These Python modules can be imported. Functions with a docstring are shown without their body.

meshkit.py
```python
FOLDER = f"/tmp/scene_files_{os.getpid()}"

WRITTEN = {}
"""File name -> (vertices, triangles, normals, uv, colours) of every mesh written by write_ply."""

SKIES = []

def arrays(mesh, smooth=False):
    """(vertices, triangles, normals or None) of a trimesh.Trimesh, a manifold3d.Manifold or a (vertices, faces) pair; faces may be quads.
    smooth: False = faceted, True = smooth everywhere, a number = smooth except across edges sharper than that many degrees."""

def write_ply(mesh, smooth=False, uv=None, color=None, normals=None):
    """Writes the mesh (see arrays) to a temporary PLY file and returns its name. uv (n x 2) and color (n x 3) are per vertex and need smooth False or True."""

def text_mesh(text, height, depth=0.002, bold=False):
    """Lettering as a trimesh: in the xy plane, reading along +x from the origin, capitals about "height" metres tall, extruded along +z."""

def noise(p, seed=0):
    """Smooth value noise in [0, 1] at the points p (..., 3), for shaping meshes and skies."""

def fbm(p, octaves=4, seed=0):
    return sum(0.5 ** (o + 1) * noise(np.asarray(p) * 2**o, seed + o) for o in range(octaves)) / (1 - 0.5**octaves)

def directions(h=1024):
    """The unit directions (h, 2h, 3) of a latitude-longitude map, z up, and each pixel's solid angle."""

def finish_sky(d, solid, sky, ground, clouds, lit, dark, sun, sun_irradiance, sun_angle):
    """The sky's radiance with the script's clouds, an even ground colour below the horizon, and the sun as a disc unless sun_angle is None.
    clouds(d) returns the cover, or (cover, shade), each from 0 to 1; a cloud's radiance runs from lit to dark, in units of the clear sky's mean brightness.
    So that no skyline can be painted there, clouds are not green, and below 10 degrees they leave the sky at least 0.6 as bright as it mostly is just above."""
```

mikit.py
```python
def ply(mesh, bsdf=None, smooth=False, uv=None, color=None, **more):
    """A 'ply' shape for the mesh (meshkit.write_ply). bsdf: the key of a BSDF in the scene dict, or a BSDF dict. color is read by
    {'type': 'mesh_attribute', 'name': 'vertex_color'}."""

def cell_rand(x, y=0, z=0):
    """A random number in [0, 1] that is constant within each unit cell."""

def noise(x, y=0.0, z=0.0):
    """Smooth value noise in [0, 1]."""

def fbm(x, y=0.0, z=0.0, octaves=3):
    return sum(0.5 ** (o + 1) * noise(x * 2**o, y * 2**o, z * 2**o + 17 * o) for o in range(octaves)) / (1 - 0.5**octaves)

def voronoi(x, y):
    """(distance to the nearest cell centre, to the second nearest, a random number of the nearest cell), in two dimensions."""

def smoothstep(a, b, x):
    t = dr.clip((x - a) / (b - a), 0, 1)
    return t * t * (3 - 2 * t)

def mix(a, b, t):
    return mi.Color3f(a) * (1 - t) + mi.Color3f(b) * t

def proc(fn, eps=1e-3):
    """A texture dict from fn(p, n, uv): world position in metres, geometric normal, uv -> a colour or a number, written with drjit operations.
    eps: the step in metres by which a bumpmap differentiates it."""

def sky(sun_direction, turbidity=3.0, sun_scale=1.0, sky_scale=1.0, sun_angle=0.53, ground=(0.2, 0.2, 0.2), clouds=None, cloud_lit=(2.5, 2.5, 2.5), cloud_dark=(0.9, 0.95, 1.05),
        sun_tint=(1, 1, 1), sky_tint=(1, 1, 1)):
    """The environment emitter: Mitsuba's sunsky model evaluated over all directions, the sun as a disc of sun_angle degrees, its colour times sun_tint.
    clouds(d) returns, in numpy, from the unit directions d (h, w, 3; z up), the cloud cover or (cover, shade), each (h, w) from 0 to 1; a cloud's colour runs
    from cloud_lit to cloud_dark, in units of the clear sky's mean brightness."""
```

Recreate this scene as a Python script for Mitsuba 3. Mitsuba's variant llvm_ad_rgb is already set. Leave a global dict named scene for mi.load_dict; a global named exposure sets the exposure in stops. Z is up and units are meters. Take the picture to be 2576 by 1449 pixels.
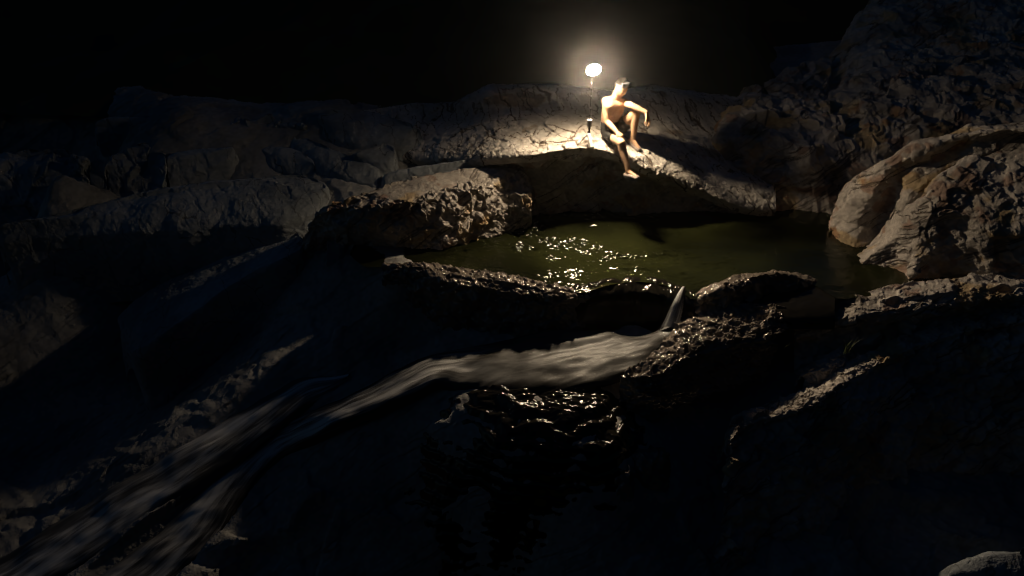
import math
import numpy as np
import trimesh
import manifold3d as m3
import drjit as dr
import mitsuba as mi
from scipy.interpolate import PchipInterpolator, RBFInterpolator
from scipy.sparse import coo_matrix
from scipy.spatial import cKDTree
import mikit

scene, labels = {}, {}
rng = np.random.default_rng(7)
T = mi.ScalarTransform4f

# ------------------------------------------------------------------ camera, sky, lamp level, exposure
CAM_Z, PITCH, FOV = 4.67, math.radians(30.0), 65.97
exposure = 5.0
LAMP_RADIANCE = (62.0, 48.5, 32.5)
HAZE = 0.0011
scene['type'] = 'scene'
scene['camera'] = {
    'type': 'perspective', 'fov': FOV, 'fov_axis': 'x', 'near_clip': 0.05, 'far_clip': 500.0,
    'to_world': T().look_at(origin=[0, 0, CAM_Z], target=[0, math.cos(PITCH), CAM_Z - math.sin(PITCH)], up=[0, 0, 1]),
    'medium': {'type': 'ref', 'id': 'mist'},
}
# the last of the dusk: a dim, deep blue sky, lightest low on the left where the sun went down
scene['sky'] = mikit.sky((-1.0, -0.15, 0.20), turbidity=2.0, sun_scale=0.0, sky_scale=0.0125, ground=(0.02, 0.02, 0.02), sky_tint=(0.31, 0.60, 1.0))

# the measuring helpers: a point of the photo (2576 px wide) at a known height or at a known distance
FPX = 0.5 * 2576 / math.tan(math.radians(FOV) / 2)


def ray(u, v):
    a, b = (u - 1288) / FPX, (v - 724.5) / FPX
    return np.array([a, math.cos(PITCH) - b * math.sin(PITCH), -math.sin(PITCH) - b * math.cos(PITCH)])


def Z(u, v, z):
    d = ray(u, v)
    return np.array([0, 0, CAM_Z]) + d * ((z - CAM_Z) / d[2])


def W(u, v, y):
    d = ray(u, v)
    return np.array([0, 0, CAM_Z]) + d * (y / d[1])


# ------------------------------------------------------------------ noise for shaping
_G = np.random.default_rng(3).normal(size=(256, 3))
_G /= np.linalg.norm(_G, axis=1, keepdims=True)


def perlin(p, seed=0):
    p = np.asarray(p, float)
    i = np.floor(p).astype(np.int64)
    f = p - i
    w = f * f * f * (f * (f * 6 - 15) + 10)
    out = 0
    for a, b, c in np.ndindex(2, 2, 2):
        h = ((i[..., 0] + a) * 374761393 + (i[..., 1] + b) * 668265263 + (i[..., 2] + c) * 2147483647 + seed * 1446647) & 0xFFFFFFFF
        h = ((h ^ (h >> 13)) * 1274126177) & 0xFFFFFFFF
        g = _G[(h ^ (h >> 16)) & 255]
        d = (g * (f - [a, b, c])).sum(-1)
        out = out + d * (w[..., 0] if a else 1 - w[..., 0]) * (w[..., 1] if b else 1 - w[..., 1]) * (w[..., 2] if c else 1 - w[..., 2])
    return out * 1.6


def fbm(p, octaves=4, seed=0, gain=0.5):
    return sum(gain ** o * perlin(np.asarray(p) * 2.03 ** o + 7.3 * o, seed + o) for o in range(octaves))


def ridged(p, octaves=4, seed=0):
    return sum(0.5 ** o * (1 - 2.2 * np.abs(perlin(np.asarray(p) * 2.1 ** o + 3.1 * o, seed + o))) for o in range(octaves)) / 2


def cells(p, size, seed=0):
    """(distance to the second nearest minus to the nearest of scattered seeds, the nearest one's number), lengths in seeds' spacing."""
    q = np.asarray(p) / size
    lo, hi = np.floor(q.min(0)) - 1, np.ceil(q.max(0)) + 1
    n = np.prod(hi - lo).astype(int)
    s = np.random.default_rng(seed).uniform(lo, hi, (max(n, 8), 3))
    d, k = cKDTree(s).query(q, k=2)
    r = np.random.default_rng(seed + 1).uniform(-1, 1, (len(s), 4))
    return d[:, 1] - d[:, 0], k[:, 0], r, s * size


def crag(p, size, seed=0, tilt=1.0):
    """Broken faces: each cell is its own tilted plane, with a step between neighbours."""
    w = p + size * 0.25 * np.stack([perlin(p / size * 1.3 + 9 * i, seed + 30 + i) for i in range(3)], 1)
    e, k, r, s = cells(w, size, seed)
    return (r[k, 3] * 0.5 + tilt * ((w - s[k]) * r[k, :3]).sum(1) / size) * np.clip(0.45 + e * 6, 0, 1)


def normals(grid):
    du = np.gradient(grid, axis=1)
    dv = np.gradient(grid, axis=0)
    n = np.cross(du, dv)
    return n / np.maximum(np.linalg.norm(n, axis=-1, keepdims=True), 1e-9)


def faces_of(rows, cols):
    i = np.arange(rows * cols).reshape(rows, cols)
    a, b, c, d = i[:-1, :-1].ravel(), i[:-1, 1:].ravel(), i[1:, 1:].ravel(), i[1:, :-1].ravel()
    return np.vstack([np.stack([a, c, b], 1), np.stack([a, d, c], 1)])


def loft(rows, step=0.013):
    """A surface through rows of points (all rows with the same number of points), back row first, left to right."""
    g = np.array([[np.asarray(p, float) for p in r] for r in rows])

    def along(g, axis, step):
        seg = np.linalg.norm(np.diff(g, axis=axis), axis=-1)
        seg = seg.mean(axis=1 - axis) + 1e-6
        t = np.concatenate([[0], np.cumsum(seg)])
        n = max(int(t[-1] / step), 4)
        return PchipInterpolator(t, g, axis=axis)(np.linspace(0, t[-1], n))
    return along(along(g, 1, step), 0, step)


def dress(grid, fn):
    """Moves the surface along its own normals by fn(points, normals)."""
    n = normals(grid)
    n[n[..., 2] < -0.99] *= -1
    p = grid.reshape(-1, 3)
    return (p + n.reshape(-1, 3) * fn(p, n.reshape(-1, 3))[:, None]).reshape(grid.shape)


def mesh_of(grid):
    r, c = grid.shape[:2]
    f = faces_of(r, c)
    return trimesh.Trimesh(grid.reshape(-1, 3), f[:, [0, 2, 1]][:, ::-1], process=False)


def numbered(key):
    if key not in scene and not any(k.startswith(key + '__') for k in scene):
        return key
    i = 1
    while f'{key}_{i:03d}' in scene or any(k.startswith(f'{key}_{i:03d}__') for k in scene):
        i += 1
    return f'{key}_{i:03d}'


def put(name, mesh, bsdf, label=None, cat=None, group=None, kind=None, smooth=True, **more):
    key = numbered(name)
    scene[key] = mikit.ply(mesh, bsdf, smooth=smooth, **more)
    tag(key, label, cat, group, kind)
    return key


def tag(key, label=None, cat=None, group=None, kind=None):
    d = {k: v for k, v in (('label', label), ('category', cat), ('group', group), ('kind', kind)) if v}
    if d:
        labels[key] = d


# ------------------------------------------------------------------ materials
n_, f_, ss, mix = mikit.noise, mikit.fbm, mikit.smoothstep, mikit.mix


def veins(p, size, width, seed):
    """Fine broken lines, a network seen from above, as the brown seams in the pale rock."""
    wx = p.x + 0.22 * size * (f_(p.x / size * 2.2, p.y / size * 2.2, p.z / size * 2 + seed, 3) - 0.5) * 2
    wy = p.y + 0.22 * size * (f_(p.x / size * 2.2 + 31, p.y / size * 2.2, p.z / size * 2 + seed, 3) - 0.5) * 2
    a, b, c = mikit.voronoi((wx + 0.5 * p.z) / size + seed, (wy * 0.8 - 0.6 * p.z) / size)
    keep = ss(0.40, 0.56, n_(p.x / size * 1.1 + seed, p.y / size * 1.1, p.z / size))
    return (1 - ss(width * 0.25, width, b - a)) * keep


def pale_color(p, n, uv):
    big = f_(p.x * 1.7, p.y * 1.7, p.z * 1.7, 3)
    fine = f_(p.x * 26, p.y * 26, p.z * 26, 3)
    c = mix((0.34, 0.312, 0.278), (0.48, 0.45, 0.41), ss(0.3, 0.7, big))
    c = c * (0.72 + 0.56 * fine)
    blot = ss(0.60, 0.72, f_(p.x * 3.1 + 5, p.y * 3.1, p.z * 3.1, 4))
    c = mix(c, c * mi.Color3f(0.50, 0.40, 0.30), blot * 0.8)
    v = dr.maximum(veins(p, 0.42, 0.075, 3.0), 0.85 * veins(p, 0.15, 0.10, 11.0))
    return mix(c, (0.055, 0.036, 0.022), v * 0.92)


def pale_relief(p, n, uv):
    v = dr.maximum(veins(p, 0.42, 0.12, 3.0), 0.7 * veins(p, 0.17, 0.12, 11.0))
    return 0.6 * f_(p.x * 22, p.y * 22, p.z * 22, 4) + 0.35 * n_(p.x * 90, p.y * 90, p.z * 90) - 0.8 * v


def bedding(p):
    """Thin broken fractures along the bedding, which climbs to the right."""
    s_ = p.z * 0.8 - p.x * 0.55 + p.y * 0.15 + 0.10 * (f_(p.x * 2.5, p.y * 2.5, p.z * 2.5, 3) - 0.5)
    q = p.x * 0.8 + p.z * 0.55
    k = f_(s_ * 16, q * 1.1, p.y * 1.1, 3)
    line = 1 - ss(0.0, 0.045, dr.abs(k - 0.5))
    return line * ss(0.42, 0.62, n_(q * 2.1 + 7, s_ * 6, p.y * 2))


def grey_color(p, n, uv):
    big = f_(p.x * 1.3 + 3, p.y * 1.3, p.z * 1.3, 3)
    fine = f_(p.x * 24, p.y * 24, p.z * 24, 3)
    c = mix((0.25, 0.225, 0.20), (0.40, 0.362, 0.325), ss(0.3, 0.7, big))
    c = c * (0.65 + 0.7 * fine)
    lich = ss(0.56, 0.66, f_(p.x * 2.3, p.y * 2.3 + 9, p.z * 2.3, 4))
    c = mix(c, c * mi.Color3f(1.0, 0.78, 0.42), lich * 0.75)
    rust = ss(0.58, 0.68, f_(p.x * 3.7 + 20, p.y * 3.7, p.z * 3.7, 4))
    c = mix(c, c * mi.Color3f(0.70, 0.46, 0.36), rust * 0.7)
    return mix(c, (0.05, 0.038, 0.03), bedding(p) * 0.8)


def grey_relief(p, n, uv):
    # grain drawn out along the bedding, which climbs to the right
    s_ = p.z * 0.8 + p.x * -0.55 + p.y * 0.1
    q = p.x * 0.55 + p.z * 0.8
    return 0.5 * f_(s_ * 30, q * 6, p.y * 6, 4) + 0.6 * f_(p.x * 17, p.y * 17, p.z * 17, 4) + 0.25 * n_(p.x * 80, p.y * 80, p.z * 80) - 0.8 * bedding(p)


def slate_color(p, n, uv):
    big = f_(p.x * 1.5 + 13, p.y * 1.5, p.z * 1.5, 3)
    fine = f_(p.x * 24, p.y * 24, p.z * 24, 3)
    c = mix((0.165, 0.18, 0.19), (0.265, 0.285, 0.30), ss(0.3, 0.7, big)) * (0.72 + 0.56 * fine)
    return mix(c, (0.04, 0.038, 0.035), 0.6 * veins(p, 0.30, 0.05, 7.0))


def bed_color(p, n, uv):
    big = f_(p.x * 1.1 + 8, p.y * 1.1, p.z * 1.1, 3)
    fine = f_(p.x * 20, p.y * 20, p.z * 20, 3)
    return mix((0.175, 0.172, 0.165), (0.29, 0.285, 0.27), ss(0.3, 0.7, big)) * (0.65 + 0.7 * fine)


def wet_color(p, n, uv):
    fine = f_(p.x * 18, p.y * 18, p.z * 18, 3)
    return mix((0.05, 0.042, 0.034), (0.17, 0.145, 0.12), ss(0.25, 0.75, f_(p.x * 4, p.y * 4, p.z * 4, 4))) * (0.6 + 0.8 * fine)


def wet_relief(p, n, uv):
    s = p.z * 0.9 + p.y * 0.5 - 0.35 * p.x
    return 0.6 * f_(s * 26, p.x * 9, p.y * 9, 3) + 0.4 * f_(p.x * 34, p.y * 34, p.z * 34, 3)


def hill_color(p, n, uv):
    return mix((0.030, 0.034, 0.020), (0.075, 0.085, 0.042), f_(p.x * 2.1, p.y * 2.1, p.z * 2.1, 5))


def bump(inner, fn, scale, eps=2e-3):
    return {'type': 'bumpmap', 'arbitrary': mikit.proc(fn, eps), 'scale': scale, 'bsdf': inner}


def princ(color, rough, spec=0.4, **more):
    c = mikit.proc(color) if callable(color) else {'type': 'rgb', 'value': list(color)}
    return {'type': 'principled', 'base_color': c, 'roughness': rough, 'specular': spec, **more}


def two(b):
    return {'type': 'twosided', 'bsdf': b}


scene['rock_pale'] = two(bump(princ(pale_color, 0.85, 0.25), pale_relief, 0.022))
scene['rock_grey'] = two(bump(princ(grey_color, 0.8, 0.3), grey_relief, 0.024))
scene['rock_slate'] = two(bump(princ(slate_color, 0.85, 0.25), pale_relief, 0.014))
scene['rock_bed'] = two(bump(princ(bed_color, 0.8, 0.3), grey_relief, 0.03))
scene['rock_wet'] = two(bump(princ(wet_color, 0.10, 0.7), wet_relief, 0.03))


def pool_color(p, n, uv):
    deep = f_(p.x * 0.8, p.y * 1.2, 2.0, 3)
    return mix((0.0060, 0.0068, 0.0028), (0.0150, 0.0170, 0.0056), ss(0.3, 0.7, deep))


def foam_cover(p, n, uv):
    w = f_(uv.x * 1.1, uv.y * 3.0, 3.0, 3) - 0.5
    y = uv.y + 0.10 * w
    a = f_(uv.x * 1.1, y * 4.5, 1.0, 3)
    b = f_(uv.x * 2.6 + 4, y * 17, 5.0, 3)
    c = f_(uv.x * 6.0 + 9, y * 60, 8.0, 2)
    edge = ss(0.02, 0.42, uv.y + 0.3 * (a - 0.5) + 0.1 * (b - 0.5)) * ss(0.04, 0.36, 1 - uv.y + 0.3 * (b - 0.5) + 0.1 * (c - 0.5))
    d = ss(0.28, 0.72, 0.54 * a + 0.32 * b + 0.14 * c) * edge
    return d


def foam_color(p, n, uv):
    # white water below; albedo dimmed under the lamp and lifted in the shade
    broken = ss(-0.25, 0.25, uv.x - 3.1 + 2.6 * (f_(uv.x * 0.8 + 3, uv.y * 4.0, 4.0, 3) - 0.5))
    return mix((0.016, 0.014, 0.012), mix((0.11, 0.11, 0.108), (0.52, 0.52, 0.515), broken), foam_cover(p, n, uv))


def shade_white_color(p, n, uv):
    return mix((0.05, 0.05, 0.05), (0.66, 0.66, 0.655), foam_cover(p, n, uv))


scene['water_pool'] = two({'type': 'roughplastic', 'int_ior': 1.333, 'alpha': 0.04, 'diffuse_reflectance': mikit.proc(pool_color)})
scene['water_dark'] = two({'type': 'roughplastic', 'int_ior': 1.333, 'alpha': 0.05, 'diffuse_reflectance': {'type': 'rgb', 'value': [0.010, 0.009, 0.007]}})
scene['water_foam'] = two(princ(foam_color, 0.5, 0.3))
scene['water_shade_white'] = two(princ(shade_white_color, 0.6, 0.2))  # whiter than the lamplit stream, to brighten water that lies in shade
scene['hill_dark'] = two(princ(hill_color, 0.9, 0.1))

# ------------------------------------------------------------------ the air: faint mist added to make the glow round the lamp
scene['mist'] = {'type': 'homogeneous', 'albedo': {'type': 'rgb', 'value': [0.95, 0.95, 0.95]}, 'sigma_t': HAZE, 'phase': {'type': 'hg', 'g': 0.979}}
scene['haze'] = {'type': 'cube', 'to_world': T().translate([0, 12, 24]).scale([75, 76, 34]), 'bsdf': {'type': 'null'}, 'interior': {'type': 'ref', 'id': 'mist'}}
tag('haze', kind='stuff')

# ------------------------------------------------------------------ far hillside
x, y = np.meshgrid(np.linspace(-60, 60, 401), np.linspace(12.0, 80, 260))
h = 0.62 + (y - 12.0) * 0.42 + 0.25 * np.clip((-x - 3) / 3, 0, 1) - 1.7 * np.clip((x - 4.2) / 1.5, 0, 1) * np.clip((20 - y) / 4, 0, 1)
P = np.stack([x, y, np.zeros_like(x)], -1)
h += 1.2 * fbm(P / 6, 4, 50) * np.clip((y - 12.0) / 6, 0.1, 1) + 0.16 * fbm(P / 0.9, 3, 55) + 0.10 * ridged(P / 0.5, 2, 57) * np.clip((y - 12.0) / 2, 0.2, 1)
put('hillside', mesh_of(np.stack([x, y, h], -1)), 'hill_dark', 'unlit hillside rising black behind the stream', kind='structure')

# unseen slope added to block sky light from behind the viewpoint and the right
x, y = np.meshgrid(np.linspace(-26, 50, 153), np.linspace(-50, 40, 181))
dist = np.maximum(np.maximum(-3.0 - y, 0), np.maximum(x - 12.5, 0)) + 0.35 * np.minimum(np.maximum(-3.0 - y, 0), np.maximum(x - 12.5, 0))
h = -5.0 + 1.25 * dist
h = h + 1.5 * fbm(np.stack([x, y, 0 * x], -1) / 6, 4, 52) * np.clip(dist / 5, 0.0, 1) + 0.3 * fbm(np.stack([x, y, 0 * x], -1) / 1.2, 3, 56)
put('hillside', mesh_of(np.stack([x, y, np.minimum(h, 45)], -1)), 'hill_dark', 'unseen slope added to block sky light behind the viewpoint and on the right', kind='structure')

# ------------------------------------------------------------------ bedrock under everything
CP = [Z(*c) for c in [
    (1400, 640, -.5), (1700, 640, -.65), (1950, 620, -.55), (2050, 680, -.4), (1250, 660, -.4), (1900, 660, -.5),
    (1450, 700, -.3), (1600, 690, -.35), (1300, 760, -.5), (1500, 780, -.55), (1660, 780, -.5), (1150, 760, -.4),
    (1000, 705, -.05), (980, 640, .0), (1060, 650, -.1),
    (1500, 880, -.56), (1280, 910, -.60), (1600, 880, -.54), (1130, 925, -.68), (1400, 860, -.56),
    (1300, 985, -.63), (1450, 985, -.60), (1250, 1050, -.76), (1400, 1060, -.72), (1300, 1130, -.90), (1450, 1140, -.89), (1550, 1190, -1.08), (1150, 1030, -.82),
    (1800, 960, -1.15), (1700, 1040, -1.25), (1950, 900, -.85), (1750, 880, -.75), (1850, 840, -.6), (1950, 1000, -.95), (2050, 900, -.75),
    (1300, 1300, -1.5), (1700, 1300, -1.65), (2000, 1250, -1.6), (2300, 1150, -1.6), (2500, 1000, -1.3), (2550, 880, -.95), (2200, 1030, -1.3),
    (1300, 1449, -2.2), (1800, 1449, -2.05), (2300, 1449, -2.0), (2576, 1449, -1.9), (2576, 1250, -1.75),
    (1000, 975, -.9), (880, 1030, -1.08), (720, 1090, -1.45), (560, 1180, -1.7), (480, 1280, -1.92), (250, 1340, -2.2), (50, 1430, -2.5), (400, 1430, -2.25), (-60, 1500, -2.7),
    (700, 1000, -1.12), (560, 1080, -1.4), (430, 1160, -1.62), (300, 1240, -1.9),
    (800, 1250, -1.75), (1000, 1120, -1.3), (900, 1430, -2.3),
    (600, 850, -1.15), (300, 900, -1.7), (100, 1000, -2.0), (50, 1200, -2.4), (740, 700, -.45), (850, 650, -.15), (400, 700, -1.0), (100, 700, -1.3), (600, 720, -.8), (900, 760, -.4), (850, 880, -.8), (1000, 860, -.75),
    (150, 470, .34), (400, 440, .38), (600, 410, .48), (750, 380, .58), (500, 600, -.5), (200, 620, -.7), (800, 520, .2), (950, 480, .36),
    (300, 300, .82), (600, 290, .92), (100, 330, .58), (800, 300, .92), (0, 250, .42), (480, 240, 1.0), (1000, 400, .5),
    (2150, 660, -.2), (2300, 720, -.25), (2550, 700, -.1), (2100, 800, -.4),
]]
CP += [np.array(c, float) for c in [(-1, 11.2, .45), (0.5, 11.2, .5), (2, 11.2, .4), (3.2, 10.6, .0), (4, 10.6, -.1), (1, 10.4, -.3), (2.2, 10.3, -.4), (0, 10.3, .0), (3, 10.0, -.5), (5.5, 9.5, .3), (6, 8.6, .4),
                                    (0, 13, .5), (4, 13, .5), (7, 12, .8), (-4, 14, .5), (-9, 12, .3), (-9, 9, -.3), (-8, 7, -1.5), (9, 9, .6), (9, 6, -2.0), (0, 4, -3.2), (5, 4, -2.6), (-6, 4, -3.6), (9, 14, 1.2), (0, 15.5, .9), (-10, 15.5, .3), (11, 4, -2)]]
CP = np.array(CP)
bed_fn = RBFInterpolator(CP[:, :2], CP[:, 2], kernel='thin_plate_spline', smoothing=1e-3)
bx, by = np.meshgrid(np.arange(-10.5, 11.0, 0.025), np.arange(3.6, 16.2, 0.025))
cx, cy = np.meshgrid(np.arange(-10.6, 11.2, 0.1), np.arange(3.5, 16.3, 0.1))
from scipy.interpolate import RegularGridInterpolator
coarse = bed_fn(np.stack([cx.ravel(), cy.ravel()], 1)).reshape(cx.shape)
bed_z = RegularGridInterpolator((cy[:, 0], cx[0]), coarse, method='linear', bounds_error=False, fill_value=None)


def bed_at(x, y):
    return bed_z(np.stack([np.asarray(y), np.asarray(x)], -1))


bz = bed_at(bx, by)
P = np.stack([bx, by, bz], -1).reshape(-1, 3)
# slabs and steps: strong on the left bank and in the foreground, weak in the pool
left = np.clip((-0.8 - P[:, 0]) / 1.2, 0, 1)
near = np.clip((7.2 - P[:, 1]) / 1.0, 0, 1)
amp = np.clip(0.25 + left * 0.05 + near * 0.5, 0, 1)
wet = np.exp(-(((P[:, 0] - 0.35) / 1.2) ** 4 + ((P[:, 1] - 6.5) / 0.7) ** 4))
amp = amp * (1 - 0.75 * wet)
wp = P * [0.8, 1.0, 0.6]
wp = wp + 0.25 * np.stack([fbm(P / 1.2 + 11 * i, 2, 80 + i) for i in range(3)], 1)
FLOW_A = [(1742, 770, -.14), (1690, 792, -.28), (1645, 832, -.40), (1590, 846, -.43), (1500, 832, -.42), (1400, 832, -.43), (1280, 855, -.48), (1180, 875, -.55), (1090, 888, -.62), (1000, 930, -.76), (900, 985, -.94), (800, 1028, -1.14), (690, 1080, -1.42),
          (590, 1140, -1.62), (520, 1205, -1.80), (450, 1290, -2.02), (330, 1390, -2.28), (230, 1465, -2.44)]
FLOW_B = [(1775, 782, -.14), (1725, 815, -.29), (1668, 868, -.42), (1610, 912, -.45), (1520, 943, -.48), (1400, 960, -.51), (1280, 968, -.56), (1170, 964, -.64), (1100, 955, -.66), (1030, 985, -.79), (930, 1032, -.99), (820, 1078, -1.19), (730, 1120, -1.47),
          (665, 1175, -1.67), (605, 1250, -1.86), (545, 1340, -2.08), (450, 1440, -2.34), (370, 1500, -2.48)]
FLOW_C = [(880, 938, -.96), (840, 945, -.98), (760, 952, -1.02), (690, 985, -1.12), (590, 1045, -1.3), (500, 1100, -1.47), (390, 1165, -1.68), (260, 1240, -1.92), (100, 1345, -2.22), (-40, 1430, -2.45)]
FLOW_D = [(872, 952, -.98), (838, 972, -1.01), (770, 1005, -1.09), (710, 1045, -1.2), (640, 1100, -1.38), (560, 1160, -1.57), (470, 1225, -1.77), (350, 1300, -2.0), (200, 1405, -2.3), (40, 1500, -2.55)]
mids = np.array([(Z(*a) * (1 - k) + Z(*b) * k) for A_, B_ in ((FLOW_A, FLOW_B), (FLOW_C, FLOW_D)) for a, b in zip(A_, B_) for k in (0, .33, .67, 1)])
segs = np.concatenate([np.array([PchipInterpolator(np.arange(len(A_)), np.array([Z(*a) * (1 - k) + Z(*b) * k for a, b in zip(A_, B_)]), axis=0)(np.linspace(0, len(A_) - 1, 160))
                       for k in (0.1, .37, .63, .9)]).reshape(-1, 3) for A_, B_ in ((FLOW_A, FLOW_B), (FLOW_C, FLOW_D))])
far_d, far_k = cKDTree(segs[:, :2]).query(P[:, :2])
amp = amp * np.clip(far_d / 0.5, 0.10, 1)
trough = np.exp(-(far_d / 0.16) ** 2)
P[:, 2] = P[:, 2] * (1 - trough) + np.minimum(P[:, 2], segs[far_k, 2] - 0.05) * trough
bz2 = P[:, 2] + (0.25 + 0.9 * amp) * 0.045 * ridged((P @ np.array([[0.8, 0.5, 0], [-0.5, 0.8, 0.3], [0.3, 0.0, 0.9]])) * [1.2, 5.5, 5.5], 3, 66) * np.clip(far_d / 0.3, 0.1, 1) + amp * (0.20 * crag(wp @ np.array([[0.9, -0.3, 0], [0.35, 1.1, 0], [0, 0, 1]]), 0.95, 5, 0.9) + 0.07 * crag(P, 0.32, 8, 0.9)) + 0.05 * fbm(P / 0.8, 4, 60) * amp + 0.012 * ridged(P / 0.12, 3, 70)
B = np.stack([bx, by, bz2.reshape(bx.shape)], -1)
put('riverbed_rock', mesh_of(B), 'rock_bed', 'worn bedrock of the stream bed and its left bank', kind='structure')


# ------------------------------------------------------------------ rocks
def rough(low=0.04, mid=0.02, fine=0.008, craggy=0.0, size=0.14, seed=0, strata=0.0, dip=(-0.55, 0.1, 0.8), up=None, flat=0.18, step=0.0):
    dip = np.array(dip, float) / np.linalg.norm(dip)
    side = np.cross(dip, [0.2, 1.0, 0.1])
    side /= np.linalg.norm(side)
    third = np.cross(dip, side)

    def fn(p, n):
        d = low * fbm(p / 0.6, 3, seed) + mid * ridged(p / 0.2, 3, seed + 5) + fine * fbm(p / 0.05, 2, seed + 9)
        if craggy:
            c = craggy * (crag(p, size, seed + 2) + 0.5 * crag(p, size * 0.45, seed + 4))
            if up is not None:
                c = c * (flat + (1 - flat) * np.clip((up - n[:, 2]) / 0.25, 0, 1))
            d = d + c
        if strata:
            q = np.stack([p @ dip * 9, p @ side * 1.3, p @ third * 1.3], 1)
            q[:, 0] += 1.2 * fbm(p / 0.5, 2, seed + 20)
            d = d + strata * (ridged(q, 3, seed + 21) + 0.6 * ridged(q * [2.3, 1.4, 1.4], 2, seed + 25))
        if step:
            d = d + step / 7.5 * np.sin(2 * np.pi * p[:, 2] / step + 2.5 * fbm(p / 0.25, 2, seed + 40))
        return d
    return fn


TOPS = {}


def rock(name, rows, bsdf, label, fn, step=0.013, cat='rock', group=None):
    g = dress(loft(rows, step), fn)
    key = put(name, mesh_of(g), bsdf, label, cat, group)
    TOPS[key] = g
    return key


def back_of(row, dy=0.4, dz=-0.6, dx=0.0):
    return [np.asarray(p) + [dx, dy, dz] for p in row]


# the slab the person sits on
U = [860, 1000, 1130, 1250, 1345, 1440, 1500, 1560, 1620, 1690, 1760, 1850, 1950]
ridge = [Z(*a) for a in zip(U, [290, 268, 260, 220, 218, 226, 231, 232, 228, 230, 243, 250, 262], [.9, 1., 1.1, 1.45, 1.45, 1.4, 1.35, 1.3, 1.3, 1.25, 1.1, .95, .8])]
rear = [Z(*a) for a in zip(U, [310, 300, 295, 285, 280, 285, 285, 285, 290, 300, 310, 320, 330], [.75, .85, .95, 1.15, 1.2, 1.2, 1.18, 1.15, 1.12, 1.0, .85, .7, .6])]
seat = [Z(*a) for a in zip(U, [345, 345, 340, 335, 335, 338, 338, 338, 348, 365, 385, 400, 410], [.55, .7, .85, 1.02, 1.1, 1.14, 1.13, 1.10, 1.04, .89, .70, .5, .4])]
lip = [Z(*a) for a in zip(U, [385, 400, 405, 398, 390, 374, 376, 390, 425, 452, 478, 515, 530], [.45, .52, .66, .92, 1.03, 1.09, 1.05, .98, .83, .65, .47, .25, .1])]
edge = [p + [0, 0.03, -0.07] for p in lip]
under = [p + [0, 0.26, -0.20] for p in lip]
foot = [np.array([p[0], p[1] + 0.36, -0.5]) for p in lip]
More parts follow.
